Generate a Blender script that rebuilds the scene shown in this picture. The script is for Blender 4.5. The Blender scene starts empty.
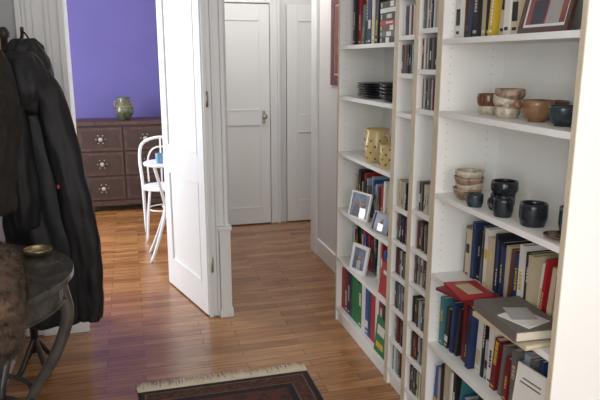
import bpy, math, random
from mathutils import Vector, Matrix, Euler, noise
R = random.Random(23)
scene = bpy.context.scene
try:
    scene.view_settings.view_transform = 'Standard'
except Exception: pass

# ---------------- materials ----------------
_m = {}
def mat(name, col, rough=0.6, metal=0.0, var=0.06, scale=12.0, coat=0.0, bump=0.0, bscale=60.0, sheen=0.0):
    if name in _m: return _m[name]
    m = bpy.data.materials.new(name); m.use_nodes = True
    nt = m.node_tree; b = nt.nodes['Principled BSDF']
    b.inputs['Roughness'].default_value = rough
    b.inputs['Metallic'].default_value = metal
    b.inputs['Coat Weight'].default_value = coat
    if sheen: b.inputs['Sheen Weight'].default_value = sheen
    tc = nt.nodes.new('ShaderNodeTexCoord'); n = nt.nodes.new('ShaderNodeTexNoise')
    n.inputs['Scale'].default_value = scale; n.inputs['Detail'].default_value = 3
    nt.links.new(tc.outputs['Object'], n.inputs['Vector'])
    r = nt.nodes.new('ShaderNodeValToRGB')
    r.color_ramp.elements[0].position = 0.3; r.color_ramp.elements[1].position = 0.7
    r.color_ramp.elements[0].color = tuple(max(0, c*(1-var)) for c in col)+(1,)
    r.color_ramp.elements[1].color = tuple(min(1, c*(1+var)) for c in col)+(1,)
    nt.links.new(n.outputs['Fac'], r.inputs['Fac']); nt.links.new(r.outputs['Color'], b.inputs['Base Color'])
    if bump:
        n2 = nt.nodes.new('ShaderNodeTexNoise'); n2.inputs['Scale'].default_value = bscale
        nt.links.new(tc.outputs['Object'], n2.inputs['Vector'])
        bp = nt.nodes.new('ShaderNodeBump'); bp.inputs['Strength'].default_value = bump; bp.inputs['Distance'].default_value = 0.01
        nt.links.new(n2.outputs['Fac'], bp.inputs['Height']); nt.links.new(bp.outputs['Normal'], b.inputs['Normal'])
    _m[name] = m; return m

def floor_mat():
    m = bpy.data.materials.new('oak_parquet'); m.use_nodes = True
    nt = m.node_tree; L = nt.links; b = nt.nodes['Principled BSDF']
    tc = nt.nodes.new('ShaderNodeTexCoord')
    br = nt.nodes.new('ShaderNodeTexBrick')
    br.offset = 0.37; br.offset_frequency = 2; br.squash = 1.0
    br.inputs['Scale'].default_value = 1.0
    br.inputs['Brick Width'].default_value = 0.52; br.inputs['Row Height'].default_value = 0.068
    br.inputs['Mortar Size'].default_value = 0.0014; br.inputs['Mortar Smooth'].default_value = 0.3
    br.inputs['Bias'].default_value = 0.0
    br.inputs['Color1'].default_value = (0.27, 0.110, 0.036, 1)
    br.inputs['Color2'].default_value = (0.46, 0.225, 0.088, 1)
    br.inputs['Mortar'].default_value = (0.05, 0.022, 0.010, 1)
    L.new(tc.outputs['Object'], br.inputs['Vector'])
    mp = nt.nodes.new('ShaderNodeMapping'); mp.inputs['Scale'].default_value = (3, 45, 1)
    L.new(tc.outputs['Object'], mp.inputs['Vector'])
    n = nt.nodes.new('ShaderNodeTexNoise'); n.inputs['Scale'].default_value = 1.5; n.inputs['Detail'].default_value = 5
    L.new(mp.outputs['Vector'], n.inputs['Vector'])
    r = nt.nodes.new('ShaderNodeValToRGB')
    r.color_ramp.elements[0].color = (0.55, 0.53, 0.50, 1); r.color_ramp.elements[1].color = (1.25, 1.2, 1.15, 1)
    r.color_ramp.elements[0].position = 0.3; r.color_ramp.elements[1].position = 0.7
    L.new(n.outputs['Fac'], r.inputs['Fac'])
    mx = nt.nodes.new('ShaderNodeMix'); mx.data_type = 'RGBA'; mx.blend_type = 'MULTIPLY'; mx.inputs[0].default_value = 1
    L.new(br.outputs['Color'], mx.inputs[6]); L.new(r.outputs['Color'], mx.inputs[7])
    L.new(mx.outputs[2], b.inputs['Base Color'])
    b.inputs['Roughness'].default_value = 0.22
    b.inputs['Coat Weight'].default_value = 0.3; b.inputs['Coat Roughness'].default_value = 0.18
    bp = nt.nodes.new('ShaderNodeBump'); bp.inputs['Strength'].default_value = 0.25; bp.inputs['Distance'].default_value = 0.003
    bp.invert = True
    L.new(br.outputs['Fac'], bp.inputs['Height']); L.new(bp.outputs['Normal'], b.inputs['Normal'])
    return m

def rug_mat():
    m = bpy.data.materials.new('persian_rug_wool'); m.use_nodes = True
    nt = m.node_tree; L = nt.links; b = nt.nodes['Principled BSDF']
    tc = nt.nodes.new('ShaderNodeTexCoord')
    v = nt.nodes.new('ShaderNodeTexVoronoi'); v.inputs['Scale'].default_value = 22; v.distance = 'MANHATTAN'
    L.new(tc.outputs['Object'], v.inputs['Vector'])
    r = nt.nodes.new('ShaderNodeValToRGB'); r.color_ramp.interpolation = 'CONSTANT'
    e = r.color_ramp.elements
    e[0].position = 0; e[0].color = (0.20, 0.11, 0.07, 1)
    e[1].position = 0.16; e[1].color = (0.075, 0.022, 0.018, 1)
    x = e.new(0.42); x.color = (0.025, 0.016, 0.018, 1)
    x = e.new(0.62); x.color = (0.09, 0.028, 0.02, 1)
    L.new(v.outputs['Distance'], r.inputs['Fac']); L.new(r.outputs['Color'], b.inputs['Base Color'])
    b.inputs['Roughness'].default_value = 0.95
    return m

WHITE = mat('white_paint', (0.80, 0.805, 0.80), 0.42, var=0.012, scale=3)
WALLW = mat('wall_offwhite', (0.73, 0.72, 0.715), 0.85, var=0.02, scale=2)
WALLG = mat('wall_grey', (0.50, 0.51, 0.52), 0.85, var=0.02, scale=2)
PURPLE = mat('wall_purple', (0.100, 0.086, 0.265), 0.85, var=0.04, scale=3)
CEIL = mat('ceiling_white', (0.8, 0.8, 0.78), 0.9, var=0.01)
SHELF = mat('shelf_white', (0.83, 0.825, 0.79), 0.45, var=0.012, scale=3)
EDGE = mat('shelf_edge_cream', (0.60, 0.52, 0.39), 0.5, var=0.05)
DARKHOLE = mat('pin_hole', (0.42, 0.40, 0.36), 0.8)

# ---------------- mesh builder ----------------
class MB:
    def __init__(s, name):
        s.name = name; s.v = []; s.f = []; s.mi = []; s.mats = []; s.sm = []
    def _mi(s, m):
        if m not in s.mats: s.mats.append(m)
        return s.mats.index(m)
    def add(s, vs, fs, m, M=None, smooth=False):
        o = len(s.v); k = s._mi(m)
        for p in vs:
            p = Vector(p)
            s.v.append(M @ p if M is not None else p)
        for f in fs:
            s.f.append([o+i for i in f]); s.mi.append(k); s.sm.append(smooth)
    def box(s, x0, x1, y0, y1, z0, z1, m, M=None):
        vs = [(x0,y0,z0),(x1,y0,z0),(x1,y1,z0),(x0,y1,z0),(x0,y0,z1),(x1,y0,z1),(x1,y1,z1),(x0,y1,z1)]
        fs = [(0,3,2,1),(4,5,6,7),(0,1,5,4),(1,2,6,5),(2,3,7,6),(3,0,4,7)]
        s.add(vs, fs, m, M)
    def lathe(s, prof, m, M=None, n=24, smooth=True, wob=0.0):
        vs = []; fs = []
        for i, (r, z) in enumerate(prof):
            for j in range(n):
                a = 2*math.pi*j/n
                rr = r*(1+wob*math.sin(3*a+i*0.7))
                vs.append((rr*math.cos(a), rr*math.sin(a), z))
        for i in range(len(prof)-1):
            for j in range(n):
                k = (j+1) % n
                fs.append((i*n+j, i*n+k, (i+1)*n+k, (i+1)*n+j))
        if prof[0][0] > 1e-4: fs.append(tuple(reversed(range(n))))
        if prof[-1][0] > 1e-4: fs.append(tuple((len(prof)-1)*n+j for j in range(n)))
        s.add(vs, fs, m, M, smooth)
    def tube(s, pts, rad, m, M=None, n=10, closed=False):
        pts = [Vector(p) for p in pts]; N = len(pts)
        rads = rad if isinstance(rad, (list, tuple)) else [rad]*N
        vs = []; fs = []; up = None
        for i, p in enumerate(pts):
            if closed: t = pts[(i+1) % N]-pts[i-1]
            else: t = pts[min(i+1, N-1)]-pts[max(i-1, 0)]
            t.normalize()
            if up is None:
                up = Vector((0,0,1)) if abs(t.z) < 0.9 else Vector((1,0,0))
            a = t.cross(up); a.normalize(); b = a.cross(t); b.normalize(); up = b
            for j in range(n):
                w = 2*math.pi*j/n
                vs.append(p+(a*math.cos(w)+b*math.sin(w))*rads[i])
        for i in range(N if closed else N-1):
            q = (i+1) % N
            for j in range(n):
                k = (j+1) % n
                fs.append((i*n+j, i*n+k, q*n+k, q*n+j))
        if not closed:
            fs.append(tuple(reversed(range(n)))); fs.append(tuple((N-1)*n+j for j in range(n)))
        s.add(vs, fs, m, M, True)
    def build(s, bevel=0, sub=0, loc=None):
        me = bpy.data.meshes.new(s.name)
        o0 = Vector(loc) if loc is not None else Vector((0,0,0))
        me.from_pydata([v-o0 for v in s.v], [], s.f)
        for m in s.mats: me.materials.append(m)
        for p, k, q in zip(me.polygons, s.mi, s.sm): p.material_index = k; p.use_smooth = q
        me.update()
        import bmesh
        bm = bmesh.new(); bm.from_mesh(me); bmesh.ops.recalc_face_normals(bm, faces=bm.faces); bm.to_mesh(me); bm.free()
        o = bpy.data.objects.new(s.name, me); o.location = o0
        scene.collection.objects.link(o)
        if bevel:
            b = o.modifiers.new('bev', 'BEVEL'); b.width = bevel; b.segments = 2; b.limit_method = 'ANGLE'
        if sub:
            b = o.modifiers.new('sub', 'SUBSURF'); b.levels = sub; b.render_levels = sub
        return o

def smoothpath(pts, k=6):
    P = [Vector(p) for p in pts]; P = [P[0]*2-P[1]]+P+[P[-1]*2-P[-2]]; out = []
    for i in range(1, len(P)-2):
        for j in range(k):
            t = j/k
            out.append(0.5*((2*P[i])+(P[i+1]-P[i-1])*t+(2*P[i-1]-5*P[i]+4*P[i+1]-P[i+2])*t*t+(3*P[i]-P[i-1]-3*P[i+1]+P[i+2])*t**3))
    out.append(P[-2]); return out
def T(x, y, z): return Matrix.Translation((x, y, z))
def RZ(a): return Matrix.Rotation(a, 4, 'Z')
def RX(a): return Matrix.Rotation(a, 4, 'X')
def RY(a): return Matrix.Rotation(a, 4, 'Y')
def simple(name, x0, x1, y0, y1, z0, z1, m, bevel=0):
    b = MB(name); b.box(x0, x1, y0, y1, z0, z1, m); return b.build(bevel)

# ---------------- room shell ----------------
simple('floor', -2.4, 2.4, -2.7, 7.3, -0.06, 0, floor_mat())
simple('ceiling', -2.4, 2.4, -2.7, 7.3, 2.9, 3.0, CEIL)
simple('wall_right', 1.434, 1.56, -2.6, 4.82, 0, 2.9, WALLW)
b = MB('wall_left')
b.box(-0.80, -0.68, -2.6, -1.6, 0, 2.9, WALLG); b.box(-0.80, -0.68, 0.1, 3.65, 0, 2.9, WALLG)
b.box(-0.80, -0.68, -1.6, 0.1, 0, 0.8, WALLG); b.box(-0.80, -0.68, -1.6, 0.1, 2.5, 2.9, WALLG); b.build()
b = MB('added_side_window')  # unseen window added to let side light reach the bookcases
for y in (-1.6, -0.775, 0.05): b.box(-0.78, -0.72, y, y+0.05, 0.8, 2.5, WHITE)
for z in (0.8, 2.45): b.box(-0.775, -0.725, -1.55, 0.05, z, z+0.05, WHITE)
b.build()
b = MB('wall_back'); 
b.box(-0.8, -0.35, -2.7, -2.6, 0, 2.9, WALLW); b.box(1.15, 1.56, -2.7, -2.6, 0, 2.9, WALLW)
b.box(-0.35, 1.15, -2.7, -2.6, 0, 0.8, WALLW); b.box(-0.35, 1.15, -2.7, -2.6, 2.5, 2.9, WALLW); b.build()
b = MB('window_1')
for x in (-0.35, 0.375, 1.10): b.box(x, x+0.05, -2.69, -2.63, 0.8, 2.5, WHITE)
for z in (0.8, 2.45): b.box(-0.30, 1.10, -2.685, -2.635, z, z+0.05, WHITE)
b.build()
b = MB('wall_partition')
b.box(-2.3, -0.33, 3.66, 3.86, 0, 2.9, WALLG)
b.box(-0.33, 0.41, 3.66, 3.86, 2.62, 2.9, WALLG)
b.build()
b = MB('wall_divider')
b.box(0.43, 0.54, 3.66, 3.98, 0, 2.9, WALLW); b.box(0.535, 0.60, 3.98, 7.1, 0, 2.9, WALLW); b.build()
simple('wall_purple', -2.3, 0.535, 7.12, 7.25, 0, 2.9, PURPLE)
b = MB('wall_bedroom_left')
b.box(-2.4, -2.3, 3.86, 4.6, 0, 2.9, PURPLE); b.box(-2.4, -2.3, 6.2, 7.25, 0, 2.9, PURPLE)
b.box(-2.4, -2.3, 4.6, 6.2, 0, 0.6, PURPLE); b.box(-2.4, -2.3, 4.6, 6.2, 2.5, 2.9, PURPLE); b.build()
b = MB('window_2')
for y in (4.6, 5.375, 6.15): b.box(-2.38, -2.32, y, y+0.05, 0.6, 2.5, WHITE)
for z in (0.6, 2.45): b.box(-2.375, -2.325, 4.65, 6.15, z, z+0.05, WHITE)
b.build()
simple('wall_hall_end', 0.60, 2.3, 5.80, 5.9, 0, 2.9, WALLW)
simple('wall_hall_right', 2.2, 2.3, 4.82, 5.8, 0, 2.9, WALLW)
simple('wall_hall_return', 1.56, 2.3, 4.72, 4.82, 0, 2.9, WALLW)

b = MB('trim_1')
xs = [(-0.55,-0.52,0.035),(-0.52,-0.50,0.02),(-0.50,-0.47,0.03),(-0.47,-0.41,0.015),(-0.41,-0.385,0.03),(-0.385,-0.34,0.018),(-0.34,-0.31,0.038)]
for x0, x1, d in xs: b.box(x0, x1, 3.66-d, 3.66, 0.0, 2.75, WHITE)
b.box(-0.33, -0.31, 3.66, 3.87, 0, 2.62, WHITE)
b.box(-0.56, -0.305, 3.61, 3.625, 0, 0.30, WHITE)
b.box(-0.31, 0.41, 3.63, 3.87, 2.60, 2.62, WHITE); b.box(-0.55, 0.545, 3.62, 3.66, 2.62, 2.75, WHITE)
b.build(0.003)
b = MB('trim_2')
b.box(0.41, 0.43, 3.66, 3.87, 0, 2.60, WHITE)
for x0, x1, d in [(0.41,0.432,0.035),(0.432,0.46,0.015),(0.46,0.475,0.03),(0.475,0.512,0.018),(0.512,0.535,0.034)]:
    b.box(x0, x1, 3.66-d, 3.66, 0, 2.62, WHITE)
b.box(0.478, 0.545, 3.608, 3.66, 0, 0.56, WHITE)
b.box(0.470, 0.553, 3.598, 3.66, 0.56, 0.585, WHITE)
b.box(0.470, 0.553, 3.60, 3.66, 0, 0.05, WHITE)
b.build(0.003)
def baseboard(name, x0, x1, y0, y1, h=0.14):
    b = MB(name); b.box(x0, x1, y0, y1, 0, h, WHITE)
    return b.build(0.004)
baseboard('baseboard_right', 1.416, 1.434, 3.43, 4.69)
baseboard('baseboard_purple', -2.3, 0.535, 7.10, 7.12)
baseboard('baseboard_partition', -0.68, -0.56, 3.63, 3.66, 0.2)
baseboard('baseboard_left', -0.68, -0.662, -2.6, 3.62)
b = MB('trim_3'); b.box(1.407, 1.434, 4.70, 4.83, 0.0, 2.9, WHITE); b.box(1.434, 1.56, 4.82, 4.84, 0, 2.9, WHITE); b.build(0.004)

# ---------------- panelled doors ----------------
def panel_door(name, w, h, M, panels, knobx=None, knobz=1.02, th=0.04, stile=0.1, knobs=(-1, 1)):
    b = MB(name)
    b.box(0, w, -th*0.3, th*0.3, 0.01, h, WHITE, M)
    b.box(0, stile, -th/2, th/2, 0.01, h, WHITE, M); b.box(w-stile, w, -th/2, th/2, 0.01, h, WHITE, M)
    zs = [0.01]+[z for p in panels for z in p]+[h]
    for i in range(0, len(zs), 2): b.box(stile, w-stile, -th/2, th/2, zs[i], zs[i+1], WHITE, M)
    for z0, z1 in panels:
        for s in (-1, 1):
            a, c = sorted((s*th*0.3, s*(th*0.5+0.003)))
            t = 0.016
            b.box(stile, stile+t, a, c, z0, z1, WHITE, M); b.box(w-stile-t, w-stile, a, c, z0, z1, WHITE, M)
            b.box(stile+t, w-stile-t, a, c, z0, z0+t, WHITE, M); b.box(stile+t, w-stile-t, a, c, z1-t, z1, WHITE, M)
    if knobx is not None:
        K = mat('knob_steel', (0.45, 0.42, 0.36), 0.3, 0.9)
        for s in knobs:
            b.box(knobx-0.015, knobx+0.015, min(s*th/2, s*(th/2+0.004)), max(s*th/2, s*(th/2+0.004)), knobz-0.07, knobz+0.05, K, M)
            b.lathe([(0.008,0),(0.008,0.03),(0.022,0.035),(0.027,0.05),(0.018,0.062),(0,0.064)], K, M @ T(knobx, s*(th/2+0.003), knobz) @ RX(-s*math.pi/2), 16)
    return b.build(0.003)
ang = math.atan2(4.33-3.645, 0.227-0.425)
panel_door('door_1', 0.715, 2.58, T(0.420, 3.645, 0) @ RZ(ang), [(0.20, 0.84), (1.0, 2.42)], 0.67, 0.93, stile=0.095, knobs=(-1,))
b = MB('trim_4')
Hm = mat('hinge_brass', (0.35, 0.3, 0.22), 0.4, 0.7)
for z in (0.3, 1.3, 2.3): b.lathe([(0.007, 0), (0.007, 0.09)], Hm, T(0.430, 3.613, z), 10)
b.build()
panel_door('door_2', 0.66, 2.06, T(0.615, 5.778, 0), [(0.16, 0.98), (1.10, 1.93)], 0.60, 1.05, stile=0.085, th=0.036, knobs=(-1,))
b = MB('trim_5')
for x0, x1, d in [(1.28,1.30,0.045),(1.30,1.35,0.025),(1.35,1.375,0.05)]: b.box(x0, x1, 5.80-d, 5.80, 0, 2.16, WHITE)
b.box(0.60, 1.28, 5.755, 5.80, 2.07, 2.16, WHITE)
b.build(0.004)
panel_door('door_3', 0.62, 2.06, T(1.44, 5.778, 0), [(0.2, 0.9), (1.04, 1.93)], 0.55, 1.05, th=0.036, knobs=(-1,))

# ---------------- bookcases ----------------
XF = 1.151; XB = 1.430
def bookcase(name, y0, y1, shelves, t=0.02, xf=XF, holes=True):
    b = MB(name); H = 2.02
    for y in (y0, y1-t):
        b.box(xf+0.003, XB, y, y+t, 0, H, SHELF)
        b.box(xf, xf+0.003, y, y+t, 0, H, EDGE)
    b.box(XB-0.006, XB, y0+t, y1-t, 0.06, H-0.02, SHELF)
    for z in shelves+[H-0.02]:
        b.box(xf+0.006, XB-0.006, y0+t, y1-t, z-0.012, z+0.008, SHELF)
        b.box(xf+0.002, xf+0.006, y0+t, y1-t, z-0.012, z+0.008, SHELF)
    b.box(xf+0.015, xf+0.03, y0+t, y1-t, 0, shelves[0]-0.012, SHELF)
    if holes:
        z = 0.2
        while z < 1.95:
            for x in (xf+0.04, xf+0.22):
                b.box(x-0.002, x+0.002, y1-t-0.0006, y1-t, z-0.002, z+0.002, DARKHOLE)
            z += 0.032
    return b.build(0.0012)
SL = [0.08, 0.40, 0.705, 1.04, 1.36, 1.635]
SR = [0.08, 0.40, 0.705, 1.04, 1.365, 1.635]
bookcase('bookcase', 2.612, 3.41, SL)
bookcase('bookcase', 1.41, 2.208, SR)
CT = [0.08, 0.245, 0.41, 0.575, 0.74, 0.90, 1.33, 1.50, 1.66, 1.83]
CT2 = [0.08, 0.245, 0.41, 0.60, 0.76, 0.93, 1.36, 1.52, 1.68, 1.84]
bookcase('cd_rack', 2.412, 2.610, CT, 0.018, holes=False)
bookcase('cd_rack', 2.210, 2.410, CT2, 0.018, holes=False)

# ---------------- books ----------------
PAGES = mat('book_pages', (0.62, 0.56, 0.44), 0.9)
def bc(name, c, r=0.5): return mat('cover_'+name, c, r, var=0.05)
BLK = bc('black', (0.012,0.012,0.014)); DBL = bc('navy', (0.015,0.03,0.10)); RED = bc('red', (0.38,0.015,0.02)); WHT = bc('white', (0.70,0.68,0.62))
CRM = bc('cream', (0.55,0.46,0.31)); GRN = bc('green', (0.01,0.17,0.055)); BRN = bc('brown', (0.10,0.04,0.02)); GRY = bc('grey', (0.12,0.12,0.12))
YEL = bc('yellow', (0.62,0.43,0.04)); BLU = bc('blue', (0.02,0.08,0.33)); ORG = bc('orange', (0.42,0.15,0.04)); MRN = bc('maroon', (0.16,0.01,0.016)); TEA = bc('teal', (0.04,0.18,0.20)); SLV = bc('silver', (0.4,0.4,0.4)); GRYB = bc('grey_brown', (0.15,0.135,0.12)); LBL = bc('light_blue', (0.28,0.38,0.45))
DARK = [BLK,BLK,BLK,DBL,BRN,GRY,MRN,WHT,RED,CRM]
MIX = [WHT,WHT,CRM,BLK,RED,DBL,GRY,BRN,BLU,CRM,LBL,YEL,SLV]
def book(b, x, y, z, t, h, d, m, lean=0, lab=None, M0=None):
    M = T(x, y, z) @ RX(lean) if M0 is None else M0
    c = 0.0025 if t > 0.012 else 0.0015
    b.box(0, c, 0, t, 0, h, m, M); b.box(c, d, 0, c, 0, h, m, M); b.box(c, d, t-c, t, 0, h, m, M)
    b.box(c, d-0.004, c, t-c, 0.003, h-0.004, PAGES, M)
    if lab:
        z0 = h*R.choice([0.15, 0.3, 0.5]); L = h*R.uniform(0.2, 0.42); w = t*R.uniform(0.3, 0.55); yc = t/2
        if R.random() < 0.3:
            b.box(-0.0006, 0, t*0.1, t*0.9, z0, z0+L*0.7, lab, M)
        else:
            zz = z0
            while zz < z0+L:
                s = R.uniform(0.004, 0.012); b.box(-0.0006, 0, yc-w/2, yc+w/2, zz, zz+s, lab, M); zz += s+R.uniform(0.002, 0.005)
        if t > 0.02: b.box(-0.0005, 0, t*0.2, t*0.8, h*0.05, h*0.085, lab, M)
def row(name, y0, y1, z, hr, pal, x=None, dr=(0.12, 0.16), tr=(0.012, 0.035), lean_p=0.15, labs=(WHT, CRM, YEL, BLK)):
    b = MB(name); y = y0; zz = z+0.0085; last = None
    while True:
        t = R.uniform(*tr); h = R.uniform(*hr); d = R.uniform(*dr); m = R.choice([p for p in pal if p is not last]); last = m
        lean = 0; ex = 0
        if R.random() < lean_p: lean = R.uniform(0.03, 0.12); ex = h*math.sin(lean)
        if y+t+ex > y1: break
        xx = (x if x is not None else XF+0.07)+R.uniform(-0.012, 0.012)
        lab = R.choice([l for l in labs if l is not m]) if R.random() < 0.8 else None
        if lean: book(b, xx, y+ex, zz, t, h, d, m, lean, lab)
        else: book(b, xx, y, zz, t, h, d, m, 0, lab)
        y += t+ex+0.0008
    return b.build()

row('book_row', 2.98, 3.385, 1.635, (0.20, 0.29), DARK+[RED, TEA], tr=(0.02, 0.045))
row('book_row', 2.64, 3.38, 0.705, (0.17, 0.25), MIX, x=XF+0.10)
row('book_row', 2.64, 3.38, 0.40, (0.17, 0.26), [BLK, DBL, GRN, WHT, BRN, RED, BLK, BLU, SLV], x=XF+0.10)
b = MB('binder_row'); y = 3.385
for m in [RED, MRN, BLK, DBL, GRN, GRN, GRN, WHT, BLU, DBL, RED, WHT, MRN, BLK, GRN]:
    t = R.uniform(0.035, 0.058); y -= t+0.001
    if y < 2.64: break
    book(b, XF+0.035, y, 0.0885, t, R.uniform(0.25, 0.295), 0.21, m, 0, WHT if R.random() < .5 else None)
b.build()
b = MB('book_stack'); z = 1.6435
for m, t, l in [(BLK,0.03,0.25),(GRY,0.025,0.27),(BRN,0.028,0.24),(RED,0.02,0.25),(BLK,0.035,0.27),(WHT,0.02,0.22),(BLK,0.03,0.24)]:
    M = T(XF+0.05, 2.925, z) @ RX(math.pi/2)
    book(b, 0, 0, 0, t, l, 0.18, m, 0, WHT, M0=M); z += t+0.0008
b.build()
row('book_row', 1.78, 2.185, 1.635, (0.24, 0.32), [BLK, BLK, DBL, RED, BRN, CRM, YEL, WHT, BLK], tr=(0.02, 0.04), x=XF+0.05)
row('book_row', 1.70, 2.185, 0.705, (0.185, 0.235), [CRM, BLK, BLK, BRN, GRY, DBL, BLK, GRYB, WHT, CRM], x=XF+0.13, dr=(0.11, 0.13), tr=(0.014, 0.030))
row('book_row', 1.45, 1.70, 0.705, (0.18, 0.22), [RED, WHT, CRM, MRN, WHT, BLK], x=XF+0.13, dr=(0.11, 0.13), tr=(0.012, 0.026), lean_p=0.3)
row('book_row', 1.50, 2.185, 0.40, (0.15, 0.245), [WHT, BLK, CRM, GRYB, BLK, DBL, SLV, LBL, WHT, MRN, GRY, TEA], x=XF+0.05, lean_p=0.6, tr=(0.012, 0.034))
row('book_row', 1.76, 2.185, 0.08, (0.2, 0.28), [YEL, BLU, WHT, BLK, TEA, CRM, SLV], x=XF+0.04, lean_p=0.3)
def cds(y0, y1, z, fill=1.0):
    b = MB('cd_row'); y = y0
    while y+0.011 < y0+(y1-y0)*fill:
        book(b, XF+0.018+R.uniform(-0.006, 0.006), y, z+0.0085, 0.0098, 0.122, 0.14, R.choice([BLK, BLK, GRY, WHT, DBL, GRYB, MRN, CRM, BRN, SLV, LBL, BLK]), 0, R.choice([WHT, CRM, BLK, None]))
        y += 0.0106
    b.build()
for z in [0.08, 0.245, 0.41, 0.575, 0.74, 0.90, 1.50, 1.66, 1.83]: cds(2.432, 2.590, z, R.uniform(0.9, 1))
for z in [0.08, 0.245, 0.41, 0.60, 0.76, 0.93, 1.36, 1.52, 1.68, 1.84]: cds(2.230, 2.390, z, R.uniform(0.9, 1))
def flatbook(b, cx, cy, z, w, l, t, rot, m):
    M = T(cx, cy, z) @ RZ(rot)
    c = 0.003
    b.box(-w/2, w/2, -l/2, l/2, 0, c, m, M); b.box(-w/2, w/2, -l/2, l/2, t-c, t, m, M); b.box(-w/2, -w/2+c, -l/2, l/2, c, t-c, m, M)
    b.box(-w/2+c, w/2-0.004, -l/2+0.004, l/2-0.004, c, t-c, PAGES, M)
b = MB('book_stack')
flatbook(b, XF+0.030, 1.62, 0.7135, 0.17, 0.28, 0.016, 0.05, CRM)
flatbook(b, XF+0.025, 1.63, 0.7305, 0.17, 0.27, 0.034, -0.06, GRYB)
b.box(-0.05, 0.05, -0.06, 0.06, 0, 0.003, WHT, T(XF+0.015, 1.585, 0.765) @ RZ(0.3))
b.box(-0.04, 0.04, -0.05, 0.05, 0, 0.003, SLV, T(XF+0.02, 1.61, 0.7685) @ RZ(-0.25))
b.build()
b = MB('book_stack'); z = 0.0885
for m, t, l, r_ in [(BLK,0.03,0.27,0.02),(WHT,0.02,0.25,-0.06),(GRY,0.03,0.26,0.05),(CRM,0.022,0.23,-0.03),(BLK,0.028,0.25,0.04),(SLV,0.02,0.22,-0.08)]:
    flatbook(b, XF+0.125, 1.59, z, 0.18, l, t, r_, m); z += t+0.001
b.build()
b = MB('magazine')
flatbook(b, XF+0.03, 1.92, 0.7135, 0.15, 0.22, 0.01, 0.25, MRN); flatbook(b, XF+0.03, 1.94, 0.724, 0.13, 0.17, 0.008, -0.1, RED)
b.box(-0.03, 0.03, -0.05, 0.05, 0, 0.001, CRM, T(XF+0.03, 1.94, 0.7325)); b.box(-0.02, 0.025, 0.052, 0.07, 0, 0.001, ORG, T(XF+0.03, 1.94, 0.7325))
b.build()
b = MB('booklet')
M = T(XF+0.006, 1.455, 0.4085) @ RZ(0.12) @ RY(0.10)
b.box(0, 0.008, 0, 0.13, 0, 0.21, WHT, M); b.box(-0.0006, 0, 0.02, 0.07, 0.03, 0.09, BLU, M); b.box(-0.0006, 0, 0.02, 0.11, 0.15, 0.155, GRY, M); b.box(-0.0006, 0, 0.02, 0.10, 0.165, 0.17, GRY, M); b.build()

# ---------------- ceramics ----------------
def bowlprof(r, h, foot=0.45, t=0.005):
    p = [(r*foot, 0), (r*foot, h*0.08)]
    for i in range(1, 7):
        a = i/6; p.append((r*(foot+(1-foot)*math.sin(a*math.pi/2)**0.8), h*(0.08+0.92*(1-math.cos(a*math.pi/2))**0.8 if i < 6 else 1)))
    q = [(max(x-t, 0.001), max(z, t*1.6)) for x, z in reversed(p[1:])]
    q[0] = (p[-1][0]-t, h)
    return p+q+[(0, t*1.8)]
def cupprof(r, h, t=0.005, belly=0.0, foot=0.85):
    p = [(r*foot, 0)]
    for i in range(7):
        a = i/6; p.append((r*(foot+(1-foot)*min(1, a*3)+belly*math.sin(a*math.pi)), h*a+0.001))
    q = [(x-t, max(z, 0.008)) for x, z in reversed(p[1:])]
    return p+q+[(0, 0.008)]
C_BR = mat('glaze_brown', (0.14,0.06,0.025), 0.25, var=0.3, scale=30); C_OR = mat('glaze_orange', (0.22,0.12,0.06), 0.25, var=0.4, scale=30)
C_WH = mat('glaze_speckle', (0.48,0.42,0.33), 0.3, var=0.3, scale=60); C_DK = mat('glaze_dark', (0.016,0.020,0.026), 0.18, var=0.4, scale=30)
C_TE = mat('glaze_teal', (0.03,0.042,0.05), 0.2, var=0.5, scale=30); C_CR = mat('glaze_cream', (0.55,0.42,0.19), 0.25, var=0.05); C_PW = mat('glaze_pattern', (0.28,0.19,0.13), 0.3, var=0.7, scale=50)
def handle(b, m, M, r, z0, z1, out=0.03, rad=0.005, ang=0):
    pts = smoothpath([(r-0.004,0,z1),(r+out*0.8,0,z1+0.002),(r+out,0,(z0+z1)/2),(r+out*0.6,0,z0+0.003),(r-0.004,0,z0)], 5)
    b.tube(pts, rad, m, M @ RZ(ang), 8)
z = 1.3735
b = MB('teacup'); M = T(1.25, 2.00, z); b.lathe(cupprof(0.035, 0.035), C_WH, M); b.lathe(cupprof(0.04, 0.045, belly=0.06), C_BR, M @ T(0,0,0.028)); handle(b, C_BR, M, 0.038, 0.035, 0.062, 0.02, 0.004, math.pi*1.2); b.build()
b = MB('bowl_stack'); M = T(1.24, 1.865, z)
for i in range(4): b.lathe(cupprof(0.040+0.003*i, 0.036, belly=0.04), [C_WH, C_PW, C_WH, C_PW][i], M @ T(0.004*(i % 2), 0.003*(i % 3), 0.020*i), wob=0.01)
b.build()
b = MB('teapot_bowl'); M = T(1.25, 1.72, z); b.lathe(bowlprof(0.052, 0.068, 0.5), C_OR, M); b.lathe([(0.008,0),(0.011,0.025),(0.007,0.028)], C_OR, M @ T(-0.046, 0.02, 0.045) @ RY(-1.1), 10); b.build()
b = MB('ceramic_bowl'); M = T(1.24, 1.58, z); b.lathe(bowlprof(0.045, 0.06, 0.55), C_TE, M); b.build()
b = MB('ceramic_bowl'); M = T(1.35, 1.79, z); b.lathe(bowlprof(0.06, 0.06, 0.5), C_BR, M); b.build()
z = 1.0485
b = MB('bowl_stack'); M = T(1.22, 2.06, z)
for i in range(4): b.lathe(bowlprof(0.055-0.002*(i % 2), 0.045, 0.5), [C_PW, C_WH][i % 2], M @ T(0.005*(i % 2), -0.003*(i % 3), 0.022*i), wob=0.012)
b.build()
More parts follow.
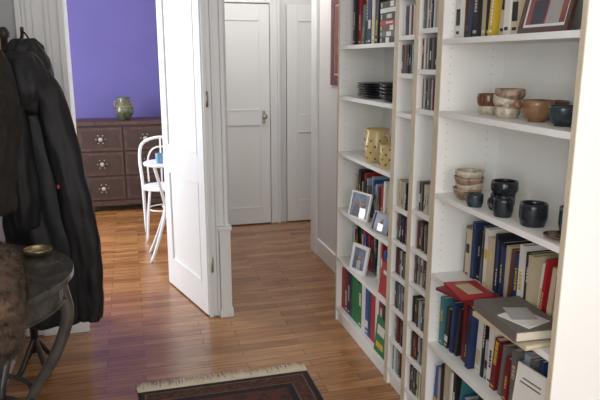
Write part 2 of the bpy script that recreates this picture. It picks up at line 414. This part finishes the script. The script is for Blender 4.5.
b = MB('mug_stack'); M = T(1.27, 1.90, z); b.lathe(cupprof(0.043, 0.048), C_DK, M); b.lathe(cupprof(0.046, 0.046, belly=0.04), C_DK, M @ T(0.004,0,0.05)); b.build()
b = MB('teacup'); M = T(1.185, 1.945, z); b.lathe(cupprof(0.030, 0.045), C_TE, M); b.build()
b = MB('coffee_mug'); M = T(1.20, 1.79, z); b.lathe(cupprof(0.034, 0.062), C_DK, M); handle(b, C_DK, M, 0.034, 0.015, 0.05, 0.022, 0.005, 2.0); b.build()
b = MB('coffee_mug'); M = T(1.225, 1.66, z); b.lathe(cupprof(0.043, 0.072, belly=0.03), C_DK, M); handle(b, C_DK, M, 0.043, 0.018, 0.058, 0.025, 0.006, 0.8); b.build()
b = MB('coffee_mug'); M = T(1.28, 1.54, z); b.lathe(cupprof(0.043, 0.08), C_TE, M); handle(b, C_TE, M, 0.043, 0.02, 0.065, 0.025, 0.006, 0.6); b.build()
b = MB('saucer'); M = T(1.205, 1.505, z); b.lathe([(0.02,0),(0.022,0.003),(0.045,0.010),(0.045,0.013),(0.02,0.006),(0,0.006)], C_BR, M); b.build()
b = MB('ceramic_pot'); b.lathe(cupprof(0.042, 0.12, belly=0.12), C_WH, T(1.27, 1.485, 1.6435)); handle(b, C_WH, T(1.27, 1.485, 1.6435), 0.05, 0.03, 0.09, 0.03, 0.006, -2.8); b.build()
z = 1.3685
PL = mat('plate_black', (0.010,0.011,0.013), 0.3, var=0.2)
b = MB('plate_stack'); M = T(1.285, 3.10, z)
for i in range(6): b.lathe([(0.06,0),(0.065,0.003),(0.118,0.012),(0.124,0.018),(0.118,0.018),(0.06,0.007),(0,0.007)], PL, M @ T(0.003*math.sin(i), 0.004*math.cos(i*2), 0.0125*i), 32)
b.build()
b = MB('bowl_stack'); M = T(1.255, 2.80, z)
for i in range(4): b.lathe(bowlprof(0.092, 0.035, 0.5), PL, M @ T(0, 0, 0.016*i), 28)
b.build()
z = 1.0485
DOT = mat('dot_brown', (0.12, 0.05, 0.015), 0.4)
def dotted(b, M, r, h, rows, n, belly=0):
    for i in range(rows):
        zz = h*(i+0.8)/(rows+0.6); rr = r*(1+belly*math.sin(zz/h*math.pi))+0.0004
        for j in range(n):
            a = 2*math.pi*(j+0.5*(i % 2))/n
            b.lathe([(0.0055, 0), (0.004, 0.0012), (0, 0.0014)], DOT, M @ RZ(a) @ T(rr, 0, zz) @ RY(math.pi/2), 8)
b = MB('ceramic_jug'); M = T(1.225, 2.98, z); b.lathe([(0.055,0),(0.064,0.02),(0.070,0.06),(0.066,0.11),(0.058,0.15),(0.062,0.172),(0.057,0.172),(0.052,0.15),(0.060,0.11),(0.064,0.05),(0.04,0.008),(0,0.008)], C_CR, M, 28)
handle(b, C_CR, M, 0.064, 0.04, 0.14, 0.035, 0.007, -1.3)
dotted(b, M, 0.063, 0.14, 4, 9, 0.115); b.build()
b = MB('ceramic_mug'); M = T(1.215, 2.79, z); b.lathe(cupprof(0.050, 0.115, belly=0.05, foot=0.9), C_CR, M, 28); handle(b, C_CR, M, 0.048, 0.025, 0.09, 0.03, 0.006, -1.1)
dotted(b, M, 0.050, 0.115, 4, 8, 0.05); b.build()

# ---------------- photo frames ----------------
SKIN = mat('print_skin', (0.45,0.25,0.16), 0.5); PBG = mat('print_background', (0.10,0.14,0.22), 0.4, var=0.7, scale=15); PDK = mat('print_dark', (0.03,0.03,0.05), 0.4); PRD = mat('print_redbrown', (0.22,0.05,0.035), 0.4, var=0.5, scale=14)
F_W = mat('frame_white', (0.7,0.7,0.68), 0.4); F_S = mat('frame_silver', (0.35,0.34,0.32), 0.3, 0.6); F_B = mat('frame_brown', (0.07,0.03,0.02), 0.4); F_R = mat('frame_dark_red', (0.13,0.012,0.025), 0.4)
def frame(name, M, w, h, bw, fm, bg, mount=0.0, ppl=2):
    b = MB(name); t = 0.012
    b.box(0, t, -w/2, -w/2+bw, 0, h, fm, M); b.box(0, t, w/2-bw, w/2, 0, h, fm, M)
    b.box(0, t, -w/2+bw, w/2-bw, 0, bw, fm, M); b.box(0, t, -w/2+bw, w/2-bw, h-bw, h, fm, M)
    b.box(0.005, t, -w/2+bw, w/2-bw, bw, h-bw, F_W if mount else bg, M)
    i0 = bw+mount
    if mount: b.box(0.0042, 0.005, -w/2+i0, w/2-i0, i0, h-i0, bg, M)
    iw = w-2*i0; ih = h-2*i0
    for k in range(ppl):
        cy = (-0.5+(k+0.5)/ppl)*iw*0.8
        b.box(0.0036, 0.0042, cy-iw*0.17, cy+iw*0.17, i0, i0+ih*0.42, PDK if k % 2 else F_S, M)
        b.lathe([(ih*0.13, 0), (ih*0.13, 0.0006)], SKIN, M @ T(0.0042, cy, i0+ih*0.56) @ RY(-math.pi/2), 14)
    return b.build()
def lean(x, y, z, rz, tilt): return T(x, y, z) @ RZ(rz) @ RY(tilt)
frame('photo_frame', lean(XF+0.016, 3.10, 0.7145, 0.30, 0.22), 0.17, 0.15, 0.010, F_W, PBG)
frame('photo_frame', lean(XF+0.022, 2.81, 0.7145, 0.25, 0.30), 0.14, 0.105, 0.010, F_B, PBG, 0, 1)
frame('photo_frame', lean(XF+0.012, 3.08, 0.4095, 0.30, 0.20), 0.14, 0.16, 0.02, F_W, PBG, 0, 1)
frame('photo_frame', lean(XF+0.018, 1.625, 1.6445, 0.0, 0.22), 0.23, 0.22, 0.016, F_B, PRD, 0.010, 2)
b = MB('booklet'); M = T(XF+0.02, 2.66, 0.4085) @ RY(0.12); b.box(0, 0.006, 0, 0.12, 0, 0.17, RED, M); b.box(-0.0006, 0, 0.02, 0.09, 0.11, 0.13, WHT, M); b.build()
b = MB('booklet'); M = T(XF+0.010, 2.665, 0.0885) @ RY(0.09); b.box(0, 0.006, 0, 0.13, 0, 0.19, GRN, M); b.box(-0.0006, 0, 0.02, 0.11, 0.03, 0.06, YEL, M); b.box(-0.0006, 0, 0.02, 0.11, 0.10, 0.15, WHT, M); b.build()
frame('wall_picture', T(1.421, 4.17, 1.39), 0.42, 0.62, 0.07, F_R, PRD, 0.01, 1)

# ---------------- rug ----------------
RUG = rug_mat(); FR = mat('rug_fringe', (0.66,0.57,0.43), 0.95); RB = mat('rug_border', (0.075,0.028,0.02), 0.95, var=0.6, scale=60); RB2 = mat('rug_border_dark', (0.018,0.013,0.015), 0.95, var=0.4, scale=60); RBT=mat('rug_border_tan',(0.16,0.09,0.055),0.95,var=0.5,scale=70)
b = MB('persian_rug'); x0, x1, y0, y1 = -0.04, 0.80, 1.25, 2.81
def ring(m, i, j, z):
    b.box(x0+i, x1-i, y0+i, y0+j, 0.001, z, m); b.box(x0+i, x1-i, y1-j, y1-i, 0.001, z, m)
    b.box(x0+i, x0+j, y0+j, y1-j, 0.001, z, m); b.box(x1-j, x1-i, y0+j, y1-j, 0.001, z, m)
ring(RB2, 0, 0.03, 0.009); ring(RBT, 0.03, 0.037, 0.0092); ring(RB, 0.037, 0.10, 0.009); ring(RBT, 0.10, 0.107, 0.0092); ring(RB2, 0.107, 0.14, 0.009)
b.box(x0+0.14, x1-0.14, y0+0.14, y1-0.14, 0.001, 0.009, RUG)
for i in range(280):
    x = x0+(x1-x0)*(i+0.5)/280
    for yy, s in ((y1, 1), (y0, -1)):
        L = R.uniform(0.065, 0.10); dx = R.uniform(-0.018, 0.016)
        b.tube([(x, yy-0.006*s, 0.011), (x+dx*0.4, yy+s*L*0.5, 0.009), (x+dx, yy+s*L, 0.003)], [0.004, 0.004, 0.0022], FR, None, 4)
b.build()

# ---------------- dresser ----------------
DW = mat('dresser_wood', (0.058, 0.026, 0.019), 0.5, var=0.4, scale=20); DE = mat('dresser_edge', (0.036, 0.017, 0.013), 0.5, var=0.2); KN = mat('dresser_knob', (0.42,0.39,0.33), 0.35, 0.4)
b = MB('chest_of_drawers'); x0, x1, yf, yb, H = -0.55, 0.38, 6.66, 7.09, 0.95
b.box(x0-0.02, x1+0.02, yf-0.025, yb, H-0.035, H, DW)
b.box(x0, x1, yf, yb-0.005, 0.07, H-0.035, DE)
b.box(x0+0.02, x1-0.02, yf-0.008, yf, 0.07, 0.12, DW)
for xx in (x0, x1-0.07):
    for yy in (yf, yb-0.08): b.box(xx, xx+0.07, yy, yy+0.07, 0, 0.07, DE)
cols = 2; rows_ = 3
zz0, zz1 = 0.13, H-0.05
for i in range(cols):
    for j in range(rows_):
        w = (x1-x0-0.04)/cols; h = (zz1-zz0)/rows_
        a = x0+0.02+w*i+0.008; c = zz0+h*j+0.008
        b.box(a, a+w-0.016, yf-0.018, yf, c, c+h-0.016, DW)
        b.box(a+0.03, a+w-0.046, yf-0.020, yf-0.018, c+0.03, c+h-0.046, DE)
        mx_ = a+(w-0.016)/2; mz = c+(h-0.016)/2
        b.lathe([(0.008,0),(0.008,0.012),(0.022,0.017),(0.020,0.027),(0,0.03)], KN, T(mx_, yf-0.020, mz) @ RX(math.pi/2), 14)
        for q in range(6):
            b.lathe([(0.007,0),(0.005,0.004),(0,0.005)], KN, T(mx_+0.045*math.cos(q*math.pi/3), yf-0.020, mz+0.045*math.sin(q*math.pi/3)) @ RX(math.pi/2), 8)
b.build(0.003)
VS = mat('vase_glaze', (0.085,0.090,0.050), 0.25, var=0.6, scale=25); VB = mat('vase_band', (0.25,0.15,0.07), 0.35)
b = MB('ceramic_vase'); M = T(-0.06, 6.84, 0.95)
b.lathe([(0.05,0),(0.058,0.01),(0.085,0.05),(0.098,0.09),(0.09,0.14),(0.062,0.18),(0.055,0.20),(0.07,0.235),(0.064,0.235),(0.048,0.20),(0.05,0.18),(0,0.17)], VS, M, 28)
b.lathe([(0.091,0.138),(0.094,0.141),(0.090,0.146),(0.086,0.148)], VB, M, 28)
for s in (0, math.pi): handle(b, VB, M, 0.062, 0.13, 0.19, 0.03, 0.007, s)
b.build()

# ---------------- bistro table and chair ----------------
MW = mat('white_metal', (0.76,0.77,0.78), 0.35, var=0.02)
b = MB('bistro_table'); cx, cy = 0.275, 4.96
M = T(cx, cy, 0.76)
b.lathe([(0.19,0),(0.2,0.004),(0.2,0.018),(0.19,0.02),(0,0.016)], MW, M, 36)
for sx, sy in ((-1,-1),(1,-1),(-1,1),(1,1)):
    b.tube(smoothpath([(cx+sx*0.12, cy+sy*0.12, 0.762), (cx+sx*0.06, cy+sy*0.05, 0.5), (cx+sx*0.05, cy+sy*0.04, 0.38), (cx+sx*0.12, cy+sy*0.10, 0.15), (cx+sx*0.18, cy+sy*0.14, 0.0)], 5), 0.012, MW, None, 8)
b.tube([(cx+0.065*math.cos(a*math.pi/8), cy+0.055*math.sin(a*math.pi/8), 0.42) for a in range(16)], 0.007, MW, None, 8, True)
b.build()
b = MB('blue_cup'); b.lathe(cupprof(0.030, 0.075), mat('blue_plastic', (0.14,0.32,0.5), 0.35), T(0.20, 4.92, 0.78)); b.build()
b = MB('bistro_chair'); cx, cy = 0.25, 5.62
def P(x, y, z): return (cx+x, cy+y, z)
arc = [P(-0.165, 0.15, 0.0), P(-0.175, 0.155, 0.45), P(-0.19, 0.19, 0.70), P(-0.15, 0.2, 0.83), P(0, 0.2, 0.875), P(0.15, 0.2, 0.83), P(0.19, 0.19, 0.70), P(0.175, 0.155, 0.45), P(0.165, 0.15, 0.0)]
b.tube(smoothpath(arc, 6), 0.014, MW, None, 8)
arc2 = [P(-0.12, 0.165, 0.47), P(-0.12, 0.18, 0.66), P(-0.08, 0.19, 0.76), P(0, 0.19, 0.79), P(0.08, 0.19, 0.76), P(0.12, 0.18, 0.66), P(0.12, 0.165, 0.47)]
b.tube(smoothpath(arc2, 6), 0.008, MW, None, 8)
b.tube([P(0, 0.165, 0.46), P(0, 0.195, 0.87)], 0.008, MW, None, 8)
b.lathe([(0.18,0),(0.19,0.005),(0.19,0.018),(0.18,0.022),(0,0.018)], MW, T(cx, cy, 0.44), 32)
for s in (-1, 1): b.tube(smoothpath([P(s*0.12, -0.12, 0.45), P(s*0.145, -0.16, 0.25), P(s*0.165, -0.2, 0.0)], 5), 0.011, MW, None, 8)
b.tube([P(0.14*math.cos(a*math.pi/8), 0.02+0.14*math.sin(a*math.pi/8), 0.25) for a in range(16)], 0.007, MW, None, 8, True)
b.build()

# ---------------- demilune console ----------------
CM = mat('console_dark_wood', (0.075,0.068,0.060), 0.26, var=0.3, scale=15)
b = MB('console_table'); cx, cy, r = -0.658, 2.35, 0.42
def half(rad, z0, z1, m, n=40):
    vs = []; 
    for z in (z0, z1):
        for i in range(n+1):
            a = -math.pi/2+math.pi*i/n; vs.append((cx+rad*math.cos(a), cy+rad*math.sin(a), z))
    N = n+1; fs = [tuple(reversed(range(N))), tuple(range(N, 2*N))]
    for i in range(N): k = (i+1) % N; fs.append((i, k, N+k, N+i))
    b.add(vs, fs, m)
half(r, 0.785, 0.805, CM); half(r-0.012, 0.772, 0.785, CM); half(r-0.035, 0.70, 0.772, CM); half(r-0.028, 0.695, 0.703, CM)
for a in (-1.15, 0.0, 1.15):
    c, s = math.cos(a), math.sin(a)
    path = [(cx+d*c, cy+d*s, z) for d, z in [(0.37,0.74),(0.385,0.62),(0.33,0.47),(0.24,0.32),(0.20,0.20),(0.25,0.06),(0.29,0.018)]]
    sp = smoothpath(path, 6); n = len(sp)
    b.tube(sp, [0.026-0.012*i/n for i in range(n)], CM, None, 10)
b.tube([(cx+0.235*math.cos(t), cy+0.235*math.sin(t), 0.30) for t in [(-math.pi/2+math.pi*i/20) for i in range(21)]], 0.011, CM, None, 8)
half(0.22, 0.205, 0.222, CM)
b.build(0.002)
b = MB('brass_bowl'); b.lathe(bowlprof(0.055, 0.03, 0.45, 0.003), mat('brass', (0.38,0.31,0.18), 0.4, 1.0), T(-0.385, 2.55, 0.806)); b.build()

# ---------------- coats ----------------
def loft(b, st, m, nf=9, amp=0.12, seed=0, n=56, k=5, M=None):
    S = smoothpath([(s[1], s[2], s[0]) for s in st], k)
    RR = smoothpath([(s[3], s[4], 0) for s in st], k)
    vs = []; fs = []
    for i, (c, rr) in enumerate(zip(S, RR)):
        u = i/(len(S)-1)
        for j in range(n):
            a = 2*math.pi*j/n
            f = 1+amp*(0.25+u)*math.sin(nf*a+seed+1.1*math.sin(3*u+seed))+0.05*math.sin(4*a+seed*2+5*u)
            f += 0.18*(noise.noise(Vector((3*math.cos(a)+seed, 3*math.sin(a), u*14)))) 
            vs.append((c.x+rr.x*f*math.cos(a), c.y+rr.y*f*math.sin(a), c.z+0.012*noise.noise(Vector((a*2, seed, u*3)))))
    N = len(S)
    for i in range(N-1):
        for j in range(n):
            q = (j+1) % n; fs.append((i*n+j, i*n+q, (i+1)*n+q, (i+1)*n+j))
    fs.append(tuple(range(n))); fs.append(tuple((N-1)*n+j for j in range(n)))
    b.add(vs, fs, m, M, True)
CB = mat('coat_black_nylon', (0.0045,0.0045,0.0055), 0.62, var=0.3, bump=0.35, bscale=22)
b = MB('winter_coat')
loft(b, [(1.655,-0.42,2.96,0.045,0.035),(1.61,-0.42,2.96,0.075,0.06),(1.52,-0.425,2.95,0.11,0.085),(1.3,-0.435,2.94,0.13,0.10),(1.04,-0.41,2.93,0.155,0.11),(0.78,-0.385,2.93,0.175,0.12),(0.55,-0.39,2.93,0.17,0.12),(0.36,-0.40,2.93,0.155,0.11)], CB, 6, 0.11, 1.0)
loft(b, [(1.53,-0.37,2.90,0.045,0.045),(1.42,-0.335,2.87,0.065,0.06),(1.2,-0.295,2.86,0.07,0.06),(1.0,-0.265,2.85,0.072,0.062),(0.82,-0.24,2.85,0.072,0.06),(0.62,-0.225,2.86,0.066,0.055),(0.46,-0.225,2.86,0.062,0.05),(0.38,-0.23,2.86,0.05,0.045)], CB, 3, 0.10, 4.0, 32)
loft(b, [(1.55,-0.47,2.88,0.04,0.04),(1.3,-0.47,2.84,0.055,0.055),(1.0,-0.46,2.83,0.06,0.055),(0.84,-0.46,2.84,0.05,0.05)], CB, 3, 0.1, 2.0, 32)
loft(b, [(1.60,-0.43,2.90,0.05,0.04),(1.55,-0.43,2.87,0.085,0.06),(1.45,-0.42,2.85,0.10,0.055),(1.36,-0.42,2.86,0.07,0.04),(1.33,-0.42,2.88,0.03,0.03)], CB, 5, 0.08, 6.0, 40)
b.tube([(-0.40,2.955,1.65),(-0.41,2.975,1.67),(-0.43,2.985,1.69)], 0.004, CB)
b.box(-0.325,-0.31,2.795,2.80,1.02,1.045, RED); b.box(-0.352,-0.334,2.806,2.811,1.30,1.34, SLV)
b.build(sub=1)
CBR = mat('coat_brown', (0.016,0.012,0.010), 0.9, var=0.4, bump=0.4, bscale=80)
b = MB('brown_coat')
loft(b, [(1.63,-0.54,2.75,0.035,0.03),(1.57,-0.54,2.73,0.08,0.06),(1.45,-0.54,2.695,0.105,0.07),(1.3,-0.54,2.69,0.105,0.07),(1.1,-0.55,2.68,0.09,0.06),(0.95,-0.55,2.68,0.08,0.06)], CBR, 6, 0.09, 3.0)
b.tube([(-0.54,2.76,1.62),(-0.53,2.80,1.65),(-0.51,2.83,1.66)], 0.004, CBR)
b.build(sub=1)
ST = mat('coat_stand_wood', (0.03,0.018,0.012), 0.4)
b = MB('coat_stand'); sx, sy = -0.54, 3.20
b.lathe([(0.02,0.1),(0.02,1.0),(0.017,1.66),(0.026,1.67),(0.028,1.69),(0.015,1.71),(0,1.715)], ST, T(sx, sy, 0), 16)
for a in (0.9, 2.2, 3.9, 5.4):
    c, s = math.cos(a)*0.6, math.sin(a)*0.8
    b.tube(smoothpath([(sx, sy, 0.18), (sx+0.07*c, sy+0.07*s, 0.11), (sx+0.14*c, sy+0.14*s, 0.04), (sx+0.19*c, sy+0.19*s, 0.015)], 5), 0.014, ST)
b.tube(smoothpath([(sx,sy,1.60),(-0.48,3.10,1.62),(-0.44,3.03,1.66),(-0.43,2.99,1.70)], 5), 0.008, ST)
b.tube(smoothpath([(sx,sy,1.55),(-0.55,3.0,1.62),(-0.52,2.90,1.65),(-0.51,2.83,1.68)], 5), 0.008, ST)
b.build()
# fur stole
FU = mat('fur_brown', (0.080,0.052,0.034), 0.95, var=0.8, scale=25)
b = MB('fur_stole')
path = smoothpath([(-0.56,2.22,0.90),(-0.49,2.13,0.905),(-0.44,2.02,0.925),(-0.415,1.90,0.88),(-0.41,1.865,0.78),(-0.415,1.86,0.71)], 7)
n = len(path); rads = [0.085*math.sin(math.pi*(0.12+0.8*i/(n-1)))**0.5 for i in range(n)]
b.tube(path, rads, FU, None, 18)
vs = []; fs = []
for q in range(9000):
    i = R.randrange(n-1); t = R.random(); p = path[i].lerp(path[i+1], t); rd = rads[i]*(1-t)+rads[i+1]*t
    tg = (path[i+1]-path[i]).normalized(); d = Vector((R.gauss(0,1), R.gauss(0,1), R.gauss(0,1))); d -= tg*d.dot(tg); d.normalize()
    s = tg.cross(d); base = p+d*(rd-0.003); tip = base+d*R.uniform(0.010, 0.020)+tg*R.uniform(0.004, 0.018)+s*R.uniform(-0.006, 0.006)
    k = len(vs); vs += [base+s*0.0012, base-s*0.0012, tip]; fs.append((k, k+1, k+2))
b.add(vs, fs, FU); b.build()

# ---------------- lights ----------------
def area(name, loc, rot, sx, sy, p, col):
    l = bpy.data.lights.new(name, 'AREA'); l.shape = 'RECTANGLE'; l.size = sx; l.size_y = sy; l.energy = p; l.color = col
    o = bpy.data.objects.new(name, l); o.location = loc; o.rotation_euler = rot; scene.collection.objects.link(o)
area('window_light_main', (0.4, -2.55, 1.65), (math.radians(90), 0, 0), 1.4, 1.6, 44, (1.0, 0.99, 0.97))
area('side_fill_light', (-0.70, -0.75, 1.65), (0, math.radians(-90), 0), 1.6, 1.5, 56, (1.0, 0.99, 0.97))  # added side fill: brightens the shelves, spares the near end panel
area('window_light_bedroom', (-2.25, 5.4, 1.55), (0, math.radians(-90), 0), 1.8, 1.5, 125, (0.97, 0.98, 1.0))
b = MB('added_ceiling_lamp'); b.lathe([(0.05,0),(0.05,-0.02),(0.15,-0.03),(0.16,-0.06),(0.10,-0.11),(0,-0.13)], mat('added_lamp_glass', (0.8,0.8,0.78), 0.3), T(1.1, 4.9, 2.9)); b.build()  # out-of-view fitting, added to go with the corridor fill
l = bpy.data.lights.new('hall_fill_light', 'POINT'); l.energy = 24; l.shadow_soft_size = 0.15; l.color = (1.0, 0.97, 0.94)  # soft fill added to brighten the corridor, no known lamp there
o = bpy.data.objects.new('hall_fill_light', l); o.location = (1.1, 4.7, 2.6); scene.collection.objects.link(o)
w = bpy.data.worlds.new('world'); scene.world = w; w.use_nodes = True
w.node_tree.nodes['Background'].inputs[0].default_value = (0.75, 0.85, 1.0, 1); w.node_tree.nodes['Background'].inputs[1].default_value = 1.0

# ---------------- camera ----------------
c = bpy.data.cameras.new('camera'); c.sensor_width = 36; c.lens = 37.2; c.clip_start = 0.05
o = bpy.data.objects.new('camera', c); o.location = (0, 0, 1.565)
o.rotation_euler = Euler((math.radians(90-12.72), 0, math.radians(-15.23)), 'XYZ')
scene.collection.objects.link(o); scene.camera = o
